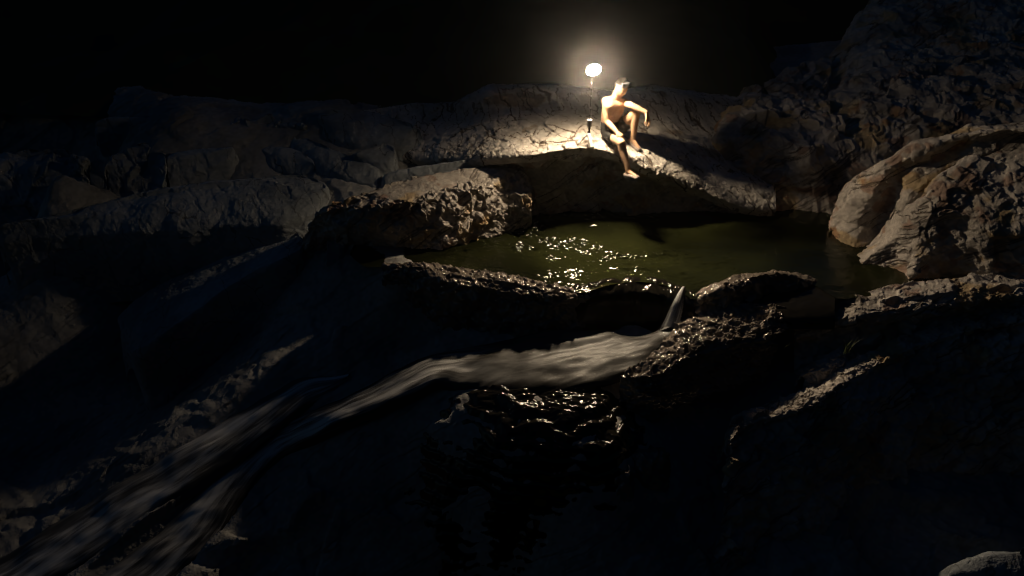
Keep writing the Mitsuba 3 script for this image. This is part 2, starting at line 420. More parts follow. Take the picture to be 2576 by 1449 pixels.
rock('rock_slab', [back_of(ridge, 1.2, -1.0), ridge, rear, seat, lip, edge, [p + [0, .02, -.04] for p in edge]], 'rock_pale',
     'broad pale cracked rock slab with undercut front, under the lamp and the sitting person', rough(0.03, 0.005, 0.004, 0.016, 0.16, 100, up=0.45), 0.010)

SLAB_TOP = TOPS['rock_slab'].reshape(-1, 3)
rock('rock_slab__undercut_face', [[p + [0, .06, -.02] for p in edge], [p + [0, .08, -.06] for p in edge], under, foot], 'rock_grey', None, rough(0.05, 0.012, 0.005, 0.06, 0.25, 105), 0.014, None)

# the block on the left with the broken front
U = [800, 860, 930, 1000, 1100, 1200, 1290, 1320, 1338]
top = [Z(*a) for a in zip(U, [530, 510, 485, 462, 440, 425, 424, 440, 470], [.48, .60, .67, .71, .73, .74, .72, .67, .56])]
mid = [Z(*a) for a in zip(U, [534, 516, 500, 487, 470, 455, 436, 452, 482], [.48, .60, .66, .70, .71, .71, .71, .65, .52])]
front = [Z(*a) for a in zip(U, [540, 524, 518, 512, 500, 482, 448, 466, 498], [.46, .58, .64, .67, .66, .65, .68, .60, .46])]
face = [Z(*a) for a in zip(U, [570, 565, 565, 562, 568, 545, 520, 530, 540], [.26, .36, .40, .40, .34, .32, .35, .3, .25])]
base = [Z(*a) for a in zip(U, [620, 625, 630, 632, 634, 613, 592, 582, 577], [-.05] * 9)]
for r_ in (top, mid, front, face, base):
    r_.insert(0, r_[0] * .35 + face[0] * .65 + [-.14, .02, -.12] if r_ is not face else r_[0] + [-.16, .02, -.12])
rock('rock_block', [back_of(top, 0.3, -0.7, 0.05), top, mid, front, face, base, back_of(base, -0.05, -0.5)], 'rock_grey',
     'blocky grey rock with broken craggy front at the left end of the pool', rough(0.02, 0.006, 0.004, 0.05, 0.17, 130, up=0.55, flat=0.03), 0.009)

# right-hand boulders
sky_ = [Z(*a) for a in [(2078, 588, -.05), (2111, 543, .25), (2154, 469, .65), (2202, 421, .95), (2254, 392, 1.12), (2299, 368, 1.25), (2405, 328, 1.45), (2480, 313, 1.58), (2620, 300, 1.75)]]
midr = [Z(*a) for a in [(2088, 598, -.05), (2125, 575, .15), (2180, 510, .5), (2225, 450, .85), (2262, 410, 1.05), (2315, 385, 1.2), (2405, 345, 1.42), (2480, 332, 1.54), (2620, 322, 1.7)]]
fr = [Z(*a) for a in [(2102, 608, -.06), (2151, 629, -.04), (2205, 562, .22), (2235, 482, .65), (2262, 437, .9), (2325, 408, 1.05), (2400, 372, 1.25), (2480, 356, 1.38), (2620, 348, 1.5)]]
gr = [Z(*a) for a in [(2112, 616, -.2), (2172, 645, -.15), (2218, 595, .06), (2252, 525, .45), (2288, 490, .70), (2352, 450, .92), (2430, 410, 1.12), (2500, 388, 1.25), (2620, 375, 1.4)]]
rock('boulder', [back_of(sky_, 0.5, -1.4, 0.3), sky_, midr, fr, gr, back_of(gr, 0.05, -0.5)], 'rock_grey',
     'long rounded boulder sloping down to the right end of the pool, the farther of two', rough(0.05, 0.006, 0.005, 0.035, 0.34, 150, 0.018), 0.012, cat='boulder')
r0 = [Z(*a) for a in [(2135, 652, -.1), (2215, 597, .18), (2257, 536, .55), (2297, 504, .75), (2336, 471, .95), (2424, 412, 1.18), (2500, 385, 1.3), (2620, 370, 1.45)]]
r1 = [Z(*a) for a in [(2148, 662, -.08), (2202, 640, .12), (2258, 590, .4), (2305, 545, .66), (2352, 515, .86), (2445, 470, 1.05), (2520, 455, 1.13), (2620, 450, 1.2)]]
r2 = [Z(*a) for a in [(2160, 670, -.06), (2198, 674, -.02), (2245, 650, .12), (2310, 620, .38), (2388, 580, .58), (2470, 560, .75), (2530, 560, .8), (2620, 560, .85)]]
r3 = [Z(*a) for a in [(2172, 678, -.1), (2215, 684, -.05), (2250, 690, -.05), (2300, 690, .1), (2385, 640, .32), (2470, 640, .40), (2530, 640, .45), (2620, 640, .5)]]
r4 = [Z(*a) for a in [(2180, 690, -.3), (2225, 700, -.3), (2265, 712, -.25), (2320, 722, -.2), (2420, 722, -.1), (2500, 720, 0), (2560, 718, .02), (2620, 715, .1)]]
rock('boulder', [back_of(r0, 0.3, -0.6), r0, r1, r2, r3, r4], 'rock_grey',
     'grooved boulder with slanting ribs at the right end of the pool, the nearer of two', rough(0.05, 0.006, 0.005, 0.05, 0.34, 170, 0.022), 0.012, cat='boulder')

# the rock sill that dams the pool
U = [960, 1040, 1130, 1230, 1330, 1400, 1455, 1500]
bk = [Z(*a) for a in zip(U, [668, 660, 670, 680, 700, 716, 730, 735], [.06, .11, .06, .03, .02, .0, -.04, -.1])]
tp = [Z(*a) for a in zip(U, [678, 672, 690, 702, 722, 735, 742, 745], [.06, .14, .09, .06, .05, .03, -.03, -.1])]
ft = [Z(*a) for a in zip(U, [700, 692, 714, 728, 744, 752, 752, 752], [-.03, .06, .04, .01, .0, -.02, -.06, -.12])]
fc = [p + [0, -0.02, -0.25] for p in ft]
bs = [p + [0, -0.12, -0.75] for p in ft]
e_ = rock('rock_ledge', [back_of(bk, 0.1, -0.5), bk, tp, ft, [p + [0, 0, -.05] for p in ft]], 'rock_wet',
     'low knobbly rock ledge damming the pool on its near left side', rough(0.02, 0.008, 0.006, 0.03, 0.11, 190), 0.009)
rock(e_ + '__front', [[p + [0, .04, -.02] for p in ft], [p + [0, .01, -.05] for p in ft], fc, bs], 'rock_wet', None, rough(0.03, 0.012, 0.005, 0.04, 0.15, 195), 0.012, None)
U = [1735, 1765, 1830, 1900, 1965, 2015, 2070]
bk = [Z(*a) for a in zip(U, [752, 728, 700, 686, 680, 688, 712], [-.1, .02, .08, .1, .1, .06, -.08])]
tp = [Z(*a) for a in zip(U, [760, 742, 718, 700, 690, 698, 718], [-.1, .05, .14, .16, .16, .1, -.08])]
ft = [Z(*a) for a in zip(U, [766, 756, 738, 718, 704, 708, 724], [-.12, .0, .08, .1, .1, .06, -.1])]
fc = [p + [0, -0.03, -0.2] for p in ft]
bs = [p + [0, -0.1, -0.6] for p in ft]
e_ = rock('rock_ledge', [back_of(bk, 0.08, -0.5), bk, tp, ft, [p + [0, 0, -.05] for p in ft]], 'rock_wet',
     'smooth hump of wet rock at the pool outlet, right of the little fall', rough(0.02, 0.014, 0.006, 0.02, 0.12, 200), 0.009)
rock(e_ + '__front', [[p + [0, .04, -.02] for p in ft], [p + [0, .01, -.05] for p in ft], fc, bs], 'rock_wet', None, rough(0.03, 0.012, 0.005, 0.04, 0.15, 195), 0.012, None)

# wet rock by the cascade
c = [[(1740, 785, -.2), (1690, 830, -.27), (1640, 882, -.33), (1590, 925, -.37), (1560, 950, -.42)],
     [(1790, 772, -.10), (1755, 815, -.15), (1715, 865, -.21), (1670, 915, -.28), (1645, 948, -.35)],
     [(1850, 765, -.06), (1828, 798, -.10), (1798, 838, -.15), (1758, 876, -.21), (1735, 905, -.29)],
     [(1930, 768, -.06), (1918, 793, -.09), (1898, 818, -.13), (1868, 845, -.18), (1850, 868, -.25)],
     [(2010, 792, -.10), (2005, 804, -.12), (1995, 816, -.15), (1975, 832, -.19), (1960, 850, -.26)]]
rows = [[Z(*c[j][i]) for j in range(5)] for i in range(5)]
rock('wet_rock', [back_of(rows[0], 0.08, -0.3)] + rows + [back_of(rows[-1], 0.0, -0.25), back_of(rows[-1], 0.05, -0.7)], 'rock_wet',
     'dark dripping wet rock beside the cascade, layered and glistening', rough(0.03, 0.012, 0.007, 0.04, 0.13, 210, 0.02, (-0.35, 0.5, 0.9), step=0.06), 0.009)

# ledges on the right bank
U = [2000, 2060, 2110, 2170, 2270, 2370, 2470, 2620]
bk = [Z(*a) for a in zip(U, [822, 795, 765, 738, 716, 706, 692, 684], [-.3, -.22, -.1, 0, .06, .1, .15, .2])]
tp = [Z(*a) for a in zip(U, [828, 808, 782, 760, 742, 732, 718, 708], [-.3, -.22, -.11, -.02, .04, .08, .13, .18])]
ft = [Z(*a) for a in zip(U, [836, 825, 808, 792, 775, 765, 748, 738], [-.33, -.25, -.15, -.07, -.01, .03, .08, .13])]
f2 = [Z(*a) for a in zip(U, [850, 845, 836, 830, 815, 800, 785, 770], [-.45, -.38, -.32, -.27, -.24, -.2, -.15, -.1])]
bs = [p + [0, -0.5, -0.7] for p in f2]
e_ = rock('rock_ledge', [back_of(bk, 0.1, -0.5), bk, tp, ft, [p + [0, -.01, -.05] for p in ft]], 'rock_grey',
     'flat layered ledge on the right bank below the grooved boulder', rough(0.03, 0.005, 0.004, 0.03, 0.20, 220, 0.022, (-0.1, 0.4, 0.9)), 0.011)
rock(e_ + '__front', [[p + [0, .03, -.03] for p in ft], [p + [0, .0, -.06] for p in ft], f2, bs], 'rock_grey', None, rough(0.04, 0.008, 0.005, 0.05, 0.2, 225, 0.02), 0.013, None)
U = [1828, 1850, 1950, 2060, 2130, 2210, 2280, 2345, 2420, 2530, 2640]
bk = [Z(*a) for a in zip(U, [1135, 1062, 1015, 975, 920, 880, 845, 825, 800, 776, 768], [-.98, -.78, -.69, -.60, -.50, -.42, -.35, -.30, -.22, -.13, -.08])]
tp = [Z(*a) for a in zip(U, [1142, 1075, 1030, 992, 940, 898, 862, 842, 818, 795, 788], [-.97, -.77, -.68, -.59, -.49, -.415, -.35, -.30, -.22, -.13, -.08])]
ft = [Z(*a) for a in zip(U, [1165, 1095, 1048, 1012, 965, 918, 885, 862, 838, 815, 808], [-1.02, -.80, -.71, -.62, -.53, -.45, -.385, -.335, -.26, -.17, -.12])]
fc = [p + [-.04, -0.24, -0.3] for p in ft]
bs = [p + [-.1, -0.9, -1.6] for p in ft]
rock('rock_ridge', [back_of(bk, 0.25, -0.5), bk, tp, ft, [p + [0, -.01, -.05] for p in ft]], 'rock_grey',
     'long narrow rock ridge running down the right foreground, its crest catching the light', rough(0.03, 0.005, 0.005, 0.035, 0.18, 240, 0.022, (0.5, 0.4, 0.9)), 0.010)
rock('rock_ridge__front', [[p + [0, .03, -.03] for p in ft], [p + [0, .0, -.06] for p in ft], fc, bs], 'rock_grey', None, rough(0.05, 0.008, 0.005, 0.06, 0.25, 245, 0.02), 0.013, None)
bk = [Z(*a) for a in [(2012, 944, -.62), (2040, 915, -.54), (2080, 890, -.49), (2118, 874, -.48)]]
tp = [Z(*a) for a in [(2016, 947, -.62), (2050, 926, -.53), (2092, 905, -.48), (2126, 890, -.48)]]
ft = [Z(*a) for a in [(2024, 952, -.66), (2062, 940, -.57), (2104, 924, -.52), (2134, 906, -.52)]]
rock('rock_wedge', [back_of(bk, 0.08, -0.4), bk, tp, ft, back_of(ft, -0.03, -0.4)], 'rock_grey',
     'small wedge of rock just above the long ridge on the right', rough(0.01, 0.012, 0.006, 0.02, 0.08, 260, 0.015), 0.008)

# dark rocks right of the slab, falling to the pool
U = [1700, 1790, 1860, 1940, 2020, 2090, 2160]
a0 = [Z(*a) for a in zip(U, [330, 340, 345, 350, 370, 400, 440], [.7, .55, .5, .5, .5, .45, .4])]
a1 = [Z(*a) for a in zip(U, [400, 405, 408, 415, 422, 440, 470], [.5, .45, .46, .42, .38, .32, .25])]
a2 = [Z(*a) for a in zip(U, [440, 430, 440, 455, 460, 470, 500], [.4, .38, .32, .3, .27, .22, .15])]
a3 = [Z(*a) for a in zip(U, [500, 490, 490, 495, 500, 510, 530], [.15, .18, .17, .16, .13, .1, .03])]
a4 = [Z(*a) for a in zip(U, [548, 546, 544, 542, 542, 545, 555], [-.06] * 7)]
rock('rock_shelf', [back_of(a0, 0.5, -0.6), a0, a1, a2, a3, a4, back_of(a4, -0.05, -0.5)], 'rock_grey',
     'low dim rock shelf at the back of the pool, right of the pale slab', rough(0.05, 0.008, 0.006, 0.03, 0.3, 280, 0.03, (0.0, 0.5, 0.85)), 0.014)

# rocky slope on the upper right
U = [1870, 1990, 2080, 2130, 2200, 2400, 2640]
h0 = [W(*a) for a in zip(U, [236, 178, 150, 95, 0, -90, -140], [13, 14, 14.6, 15, 16, 17, 18])]
h1 = [W(*a) for a in zip(U, [262, 240, 230, 200, 150, 120, 100], [12.2, 12.6, 13, 13.2, 13.6, 13.6, 13.6])]
h2 = [W(*a) for a in zip(U, [288, 300, 320, 330, 330, 320, 300], [11.4, 11.3, 11.1, 11, 10.9, 10.9, 10.9])]
h3 = [W(*a) for a in zip(U, [345, 390, 430, 460, 450, 420, 390], [10.9, 10.6, 10.4, 10.4, 10.4, 10.5, 10.5])]
for r_ in (h0, h1, h2, h3):
    r_.insert(0, r_[0] + [-.6, .5, -.7])
put('rock_slope', mesh_of(dress(loft([back_of(h0, 1.0, -1.5), h0, h1, h2, h3, back_of(h3, -0.2, -1.0)], 0.02), rough(0.10, 0.015, 0.006, 0.06, 0.6, 300, 0.03))), 'rock_grey',
    'dim rocky slope climbing at the upper right', kind='structure')

# slabs of the left bank
def slab(name, bpts, fpts, label, seed, lift=0.04, drop=0.45, bsdf='rock_slate', fn=None):
    bk, ft = [Z(*a) for a in bpts], [Z(*a) for a in fpts]
    tp = [(a + b) / 2 + [0, 0, lift] for a, b in zip(bk, ft)]
    e = [p + [0, -0.05, -0.08] for p in ft]
    rows = []
    for r in (back_of(bk, 0.15, -drop), bk, tp, ft, e, back_of(ft, -0.1, -drop)):
        l, q = r[0] * .35 + (bk[0] + ft[0]) * .325, r[-1] * .35 + (bk[-1] + ft[-1]) * .325
        ol, oq = (tp[0] - tp[1]) * .12, (tp[-1] - tp[-2]) * .12
        l2, q2 = (bk[0] + ft[0]) / 2 + ol * 2.2 + [0, 0, -drop * .8], (bk[-1] + ft[-1]) / 2 + oq * 2.2 + [0, 0, -drop * .8]
        rows.append([l2, l + ol + [0, 0, -.06]] + list(r) + [q + oq + [0, 0, -.06], q2])
    fn = fn or rough(0.03, 0.004, 0.003, 0.010, 0.4, seed, 0.008)
    return rock(name, rows, bsdf, label, fn, 0.014)


slab('rock_slab', [(10, 566, .12), (150, 540, .18), (300, 500, .28), (450, 470, .36), (600, 452, .42), (740, 444, .46), (822, 468, .40)],
     [(15, 588, .02), (150, 580, .04), (300, 572, .07), (450, 566, .12), (580, 556, .16), (700, 552, .20), (812, 508, .30)],
     'long low rock slab on the left bank, tapering to the left edge', 320, 0.07, 1.1)
slab('rock_slab', [(660, 318, .78), (730, 330, .75), (800, 362, .70), (870, 390, .64), (952, 425, .56)],
     [(655, 335, .70), (720, 358, .66), (780, 400, .56), (860, 440, .48), (948, 460, .44)],
     'smooth pale slab slanting down to the right, above the dark gully', 330, 0.03)
slab('rock_slab', [(966, 440, .54), (1040, 425, .62), (1110, 412, .70), (1180, 403, .76), (1215, 403, .76)],
     [(968, 460, .46), (1040, 452, .50), (1110, 438, .58), (1180, 422, .66), (1218, 412, .72)],
     'narrow tongue of rock between the pale slab and the craggy block', 340, 0.02)
slab('rock_slab', [(800, 290, 1.0), (850, 280, 1.05), (920, 280, 1.04), (990, 300, .98), (1055, 325, .92)],
     [(810, 325, .84), (870, 345, .80), (930, 358, .76), (990, 360, .76), (1050, 345, .80)],
     'rounded dim rock behind the pale slab, left of the lamp slab', 350, 0.06)
slab('rock_slab', [(890, 388, .70), (930, 375, .74), (970, 365, .76), (995, 372, .74)],
     [(895, 405, .62), (935, 415, .60), (965, 416, .60), (992, 400, .66)],
     'small dim rock between the slanting slab and the lamp slab', 355, 0.04)
slab('rock_slab', [(660, 372, .62), (700, 370, .64), (740, 378, .62), (790, 405, .56)],
     [(662, 395, .52), (700, 418, .46), (750, 426, .44), (788, 424, .48)],
     'flat dim rock below the slanting slab', 357, 0.04)
slab('boulder', [(-40, 392, .60), (60, 386, .64), (130, 380, .66), (190, 392, .62), (222, 420, .54)],
     [(-40, 495, .18), (60, 505, .15), (130, 508, .14), (185, 482, .24), (221, 440, .44)],
     'blunt dim boulder at the left edge of the picture', 360, 0.14, fn=rough(0.06, 0.01, 0.005, 0.05, 0.4, 360))
slab('boulder', [(226, 408, .58), (240, 402, .60), (258, 406, .60), (268, 418, .57)],
     [(230, 482, .22), (242, 487, .20), (255, 486, .20), (262, 470, .28)],
     'narrow upright rock between the two dim boulders on the left', 365, 0.10)
slab('boulder', [(272, 404, .60), (320, 382, .66), (375, 364, .70), (410, 378, .66), (420, 400, .60)],
     [(275, 470, .28), (320, 484, .20), (365, 474, .24), (405, 458, .34), (419, 425, .50)],
     'dim lumpy boulder second from the left edge', 370, 0.12, fn=rough(0.05, 0.01, 0.005, 0.05, 0.35, 370))
slab('rock_slab', [(420, 396, .62), (460, 382, .66), (530, 374, .68), (585, 374, .68)],
     [(422, 434, .44), (460, 424, .48), (520, 408, .54), (582, 384, .64)],
     'low slab reaching right from the lumpy boulder', 375, 0.05)
slab('rock_slab', [(245, 304, .90), (300, 296, .94), (360, 296, .95), (410, 298, .94), (430, 315, .88)],
     [(248, 318, .82), (300, 322, .80), (360, 334, .74), (405, 334, .74), (428, 325, .80)],
     'thin far slab crossing the left bank below the black hillside', 380, 0.04)
slab('rock_slab', [(585, 318, .84), (650, 304, .90), (720, 306, .90), (765, 318, .86)],
     [(590, 345, .68), (650, 350, .66), (710, 336, .72), (762, 325, .80)],
     'far slab right of the thin one, broken along its front', 385, 0.05, fn=rough(0.04, 0.02, 0.006, 0.08, 0.25, 385))
slab('rock_slab', [(300, 800, -1.15), (420, 700, -.75), (540, 630, -.45), (650, 600, -.25), (740, 585, -.1)],
     [(350, 880, -.95), (490, 780, -.58), (620, 690, -.28), (710, 650, -.12), (765, 615, -.02)],
     'dim slanting rock face above the left bend of the stream', 390, 0.05, 1.0)
slab('boulder', [(820, 600, .08), (845, 595, .1), (870, 605, .06)], [(822, 648, -.12), (850, 655, -.15), (868, 640, -.1)],
     'small pale boulder low on the left, under the craggy block', 395, 0.05)
slab('rock_slab', [(2390, 1425, -1.55), (2450, 1405, -1.45), (2520, 1390, -1.38), (2640, 1385, -1.34)],
     [(2380, 1470, -1.66), (2450, 1470, -1.62), (2520, 1470, -1.58), (2640, 1470, -1.54)],
     'brownish rock in the lower right corner', 398, 0.04)

# ------------------------------------------------------------------ water
def sheet(name, rows, bsdf, fn, step, label, uvs=True):
    g = loft(rows, step)
    g = g + np.array([0, 0, 1.0]) * fn(g.reshape(-1, 3)).reshape(g.shape[:2])[..., None]
    r, c = g.shape[:2]
    seg = np.concatenate([[0], np.cumsum(np.linalg.norm(np.diff(g[r // 2], axis=0), axis=1))])
    uv = np.stack(np.meshgrid(seg, np.linspace(0, 1, r)), -1).reshape(-1, 2)
    return put(name, mesh_of(g), bsdf, label, kind='structure', uv=uv)


# the pool
shore = np.array([Z(u, v, 0) for u, v in [(880, 640), (930, 672), (1040, 668), (1130, 680), (1230, 692), (1330, 712), (1400, 728), (1455, 736), (1540, 716), (1600, 709), (1660, 715), (1705, 729), (1745, 752), (1830, 722), (1900, 702),
                                          (1965, 694), (2015, 702), (2060, 724), (2110, 752), (2180, 745), (2330, 720)]])
px = np.arange(shore[0, 0], 5.4, 0.010)
front_y = PchipInterpolator(shore[:, 0], shore[:, 1])(np.minimum(px, shore[-1, 0]))
k = np.linspace(0, 1, 270)[:, None]
py = 10.75 + (front_y[None] - 10.75) * k
px = np.broadcast_to(px, py.shape)
P = np.stack([px, py, np.zeros_like(px)], -1).reshape(-1, 3)
stir = np.clip(0.5 + 1.1 * fbm(P / 0.9, 2, 400), 0.12, 1.0) * np.clip(1.15 - np.abs(P[:, 0] - 0.9) / 2.2, 0.15, 1)
stir = stir * (0.45 + 0.75 * np.clip((fbm(P / [0.45, 0.22, 1], 2, 405) + 0.15) / 0.25, 0, 1))
stir = stir * (1 + 0.8 * np.clip((P[:, 1] - 8.7) / 0.4, 0, 1))
pz = stir * (0.026 * fbm(P / [0.30, 0.15, 1], 2, 410) + 0.014 * fbm(P / [0.085, 0.045, 1], 2, 420))
put('pool_water', mesh_of(np.stack([px, py, pz.reshape(px.shape)], -1)), 'water_pool', 'still green pool below the pale slab', kind='structure')

# water slipping over the sill, dark and clear
U = [1430, 1480, 1540, 1600, 1660, 1705, 1745]
s0 = [Z(*a) for a in zip(U, [722, 715, 705, 700, 706, 722, 735], [.01] * 7)]
s1 = [Z(*a) for a in zip(U, [738, 732, 722, 716, 722, 738, 755], [-.02] * 7)]
s2 = [Z(*a) for a in zip(U, [752, 750, 742, 738, 745, 758, 770], [-.08] * 7)]
s3 = [p + [0, -0.06, -0.25] for p in s2]
s4 = [p + [0, -0.12, -0.6] for p in s2]
sheet('spill_water', [back_of(s0, 0.12, -0.04), s0, s1, s2, s3, s4], 'water_dark', lambda p: 0.022 * fbm(p / [0.10, 0.2, 0.3], 3, 430), 0.01,
      'thin sheet of clear water slipping over the pool sill')


def ribbon(name, back, front, label, seed, ripple=0.03, sink=0.10, step=0.014, bsdf='water_foam', way=None):
    b, f = [Z(*a) for a in back], [Z(*a) for a in front]
    rows = [[x + (x - y) * 0.12 + [0, 0, -sink] for x, y in zip(b, f)], b, [(x * 2 + y) / 3 + [0, 0, 0.03] for x, y in zip(b, f)],
            [(x + 2 * y) / 3 + [0, 0, 0.03] for x, y in zip(b, f)], f, [y + (y - x) * 0.12 + [0, 0, -sink] for x, y in zip(b, f)]]
    d = np.array(b[-1] + f[-1] - b[0] - f[0] if way is None else way, float)
    d[2] = 0
    d /= np.linalg.norm(d)
    s = np.array([-d[1], d[0], 0])

    def fn(p):
        q = np.stack([p @ d / 0.55, p @ s / 0.22, p[:, 2] / 0.6], 1)
        return ripple * (fbm(q, 2, seed) + 0.12 * fbm(q * [2, 4.5, 2], 2, seed + 7))
    return sheet(name, rows, bsdf, fn, step, label)


ribbon('stream_water', FLOW_A, FLOW_B, 'silky stream below the sill, colour dimmed under the lamp and lifted to white in the shade', 440, bsdf='water_foam')
ribbon('stream_water', FLOW_C, FLOW_D, 'white water of the upper branch at the lower left, colour lifted to offset the shadow', 460, bsdf='water_shade_white')
ribbon('waterfall', [(1713, 727, .015), (1702, 742, -.02), (1692, 762, -.085), (1680, 790, -.20), (1664, 824, -.34)], [(1725, 727, .015), (1721, 744, -.02), (1717, 766, -.085), (1710, 796, -.20), (1700, 830, -.33)],
       'little white fall between the two ledges', 465, 0.010, 0.05, 0.008, bsdf='water_shade_white')

# the side channel that feeds the cascade behind the wet rock
U = [1745, 1800, 1860, 1930, 2000, 2050, 2100]
a0 = [Z(*a) for a in zip(U, [756, 750, 742, 730, 715, 712, 735], [-.12, -.1, -.08, -.06, -.03, -.01, .0])]
a1 = [Z(*a) for a in zip(U, [772, 766, 760, 756, 756, 752, 765], [-.12, -.1, -.07, -.05, -.04, -.03, -.02])]
a2 = [Z(*a) for a in zip(U, [790, 780, 776, 782, 800, 800, 798], [-.16, -.13, -.1, -.09, -.1, -.1, -.1])]
sheet('channel_water', [back_of(a0, 0.05, -0.06), a0, a1, a2, back_of(a2, -0.06, -0.12)], 'water_dark', lambda p: 0.006 * fbm(p / [0.2, 0.12, 0.3], 3, 470), 0.012,
      'brown shallow water running to the cascade from the right end of the pool')

# water spread thin over the rock apron below the stream
ax, ay = np.meshgrid(np.arange(-1.9, 2.2, 0.009), np.arange(5.5, 7.5, 0.009))
P = np.stack([ax.ravel(), ay.ravel(), np.zeros(ax.size)], 1)
rim = np.hypot((P[:, 0] - 0.30) / 1.25, (P[:, 1] - 6.48) / 0.72) + 0.22 * fbm(P / 0.5, 3, 485)
az = bed_at(P[:, 0], P[:, 1]) + 0.05 + 0.05 * fbm(P / 0.45, 2, 478)
az = az + 0.017 * np.sin(2 * np.pi * az / 0.11 + 2.2 * fbm(P / 0.3, 2, 479))
az = az - 0.25 * np.clip(rim - 0.75, 0, 1.2) + 0.015 * fbm(P / [0.11, 0.06, 1], 3, 480) + 0.01 * ridged(P / 0.3, 2, 490)
put('apron_water', mesh_of(np.stack([ax, ay, az.reshape(ax.shape)], -1)[::-1]), 'water_dark', 'dark water running thinly over bumpy rock below the stream', kind='structure')

# small wet rocks standing out of the apron
for a, b, lab, sd in (([(1585, 1150, -1.03), (1610, 1132, -.97), (1650, 1128, -.97), (1685, 1142, -1.03)], [(1590, 1162, -1.07), (1615, 1160, -1.00), (1650, 1160, -1.00), (1682, 1158, -1.06)],
                       'small wet rock rising at the right end of the thin water, the upper of two', 500),
                      ([(1515, 1186, -1.10), (1540, 1178, -1.05), (1570, 1176, -1.05), (1598, 1180, -1.09)], [(1518, 1197, -1.13), (1540, 1200, -1.08), (1570, 1202, -1.08), (1596, 1200, -1.12)],
                       'small wet rock rising at the right end of the thin water, the lower of two', 510)):
    slab('wet_rock', a, b, lab, sd, 0.03, 0.3, 'rock_wet', rough(0.02, 0.014, 0.006, 0.03, 0.08, sd))

# grass tufts on the right bank
scene['grass_green'] = two(princ((0.045, 0.060, 0.018), 0.6, 0.3))


def tuft(base, n, h, label, seed):
    r = np.random.default_rng(seed)
    parts = []
    for _ in range(n):
        a, lean = r.uniform(0, 2 * np.pi), r.uniform(.1, .7)
        hh = h * r.uniform(.55, 1.1)
        t = np.linspace(0, 1, 7)[:, None]
        d = np.array([math.cos(a), math.sin(a), 0])
        o = np.array([r.normal(0, .02), r.normal(0, .02), -.02])
        c_ = base + o + d * (lean * hh * t ** 1.8) + np.array([0, 0, hh]) * (t - .25 * lean * t ** 3)
        s_ = np.array([-d[1], d[0], 0]) * .0035 * (1 - t ** 2 * .95)
        v = np.vstack([c_ - s_, c_ + s_])
        parts.append(trimesh.Trimesh(v, [x for i in range(6) for x in ((i, i + 1, i + 7), (i + 1, i + 8, i + 7))], process=False))
    put('grass_tuft', trimesh.util.concatenate(parts), 'grass_green', label, 'grass')


tuft(W(2128, 885, 7.28), 16, .26, 'thin grass tuft beside the small rock wedge above the long ridge', 700)
tuft(W(2470, 770, 7.85), 14, .30, 'thin grass tuft on the layered ledge at the far right', 701)
tuft(W(2262, 560, 8.98), 14, .16, 'small grass tuft in the groove between the two right boulders', 702)
tuft(W(1962, 880, 7.35), 7, .16, 'few thin blades of grass at the dark foot of the wet rock', 703)

# ------------------------------------------------------------------ heights on the pale slab
SLAB = cKDTree(np.column_stack([SLAB_TOP[:, :2]]))


def slab_z(p):
    d, k = SLAB.query(np.asarray(p)[:2], k=12)
    return float(SLAB_TOP[k, 2].max())


BACK = 0.0


def J(zx, zy, y):
    return W((2200 + zx * 0.38647) / 1.59006, (200 + zy * 0.38647) / 1.59006, y + BACK)


def ball(c, r, n=24):
    return m3.Manifold.sphere(r, n).translate(list(map(float, c)))


def bone(a, b, ra, rb, n=24):
    return m3.Manifold.batch_hull([ball(a, ra, n), ball(b, rb, n)])


def hull(*cs):
    return m3.Manifold.batch_hull([ball(c, r) for c, r in cs])


def chain(pts, n=20):
    return [bone(p, q, rp, rq, n) for (p, rp), (q, rq) in zip(pts[:-1], pts[1:])]


def union(parts):
    return m3.Manifold.batch_boolean(parts, m3.OpType.Add)


def to_tm(man):
    q = man.to_mesh()
    return trimesh.Trimesh(q.vert_properties[:, :3], q.tri_verts, process=True)


def to_man(tm):
    return m3.Manifold(m3.Mesh(np.asarray(tm.vertices, np.float32), np.asarray(tm.faces, np.uint32)))


def softened(man, length, rounds, lamb=0.5, nu=0.52):
    tm = to_tm(man.refine_to_length(length))
    e = tm.edges_unique
    n = len(tm.vertices)
    A = coo_matrix((np.ones(2 * len(e)), (np.r_[e[:, 0], e[:, 1]], np.r_[e[:, 1], e[:, 0]])), shape=(n, n)).tocsr()
    deg = np.maximum(np.asarray(A.sum(1)), 1)
    v = np.array(tm.vertices)
    for k in range(2 * rounds):
        v = v + (lamb if k % 2 == 0 else -nu) * (A @ v / deg - v)
    tm.vertices = v
    return tm


def capsule_mesh(a, b, r0, r1=None, n=20):
    return to_tm(bone(a, b, r0, r0 if r1 is None else r1, n))


def rod(a, b, r0, r1=None, n=20):
    """A turned rod with flat, slightly rounded ends."""
    a, b = np.asarray(a, float), np.asarray(b, float)
    L = np.linalg.norm(b - a)
    r1 = r0 if r1 is None else r1
    e = min(r0, r1, L / 2) * 0.25
    m = trimesh.creation.revolve([[0, 0], [r0 - e, 0], [r0, e], [r1, L - e], [r1 - e, L], [0, L]], sections=n)
    m.apply_transform(trimesh.geometry.align_vectors([0, 0, 1], (b - a) / L))
    m.apply_translation(a)
    return m


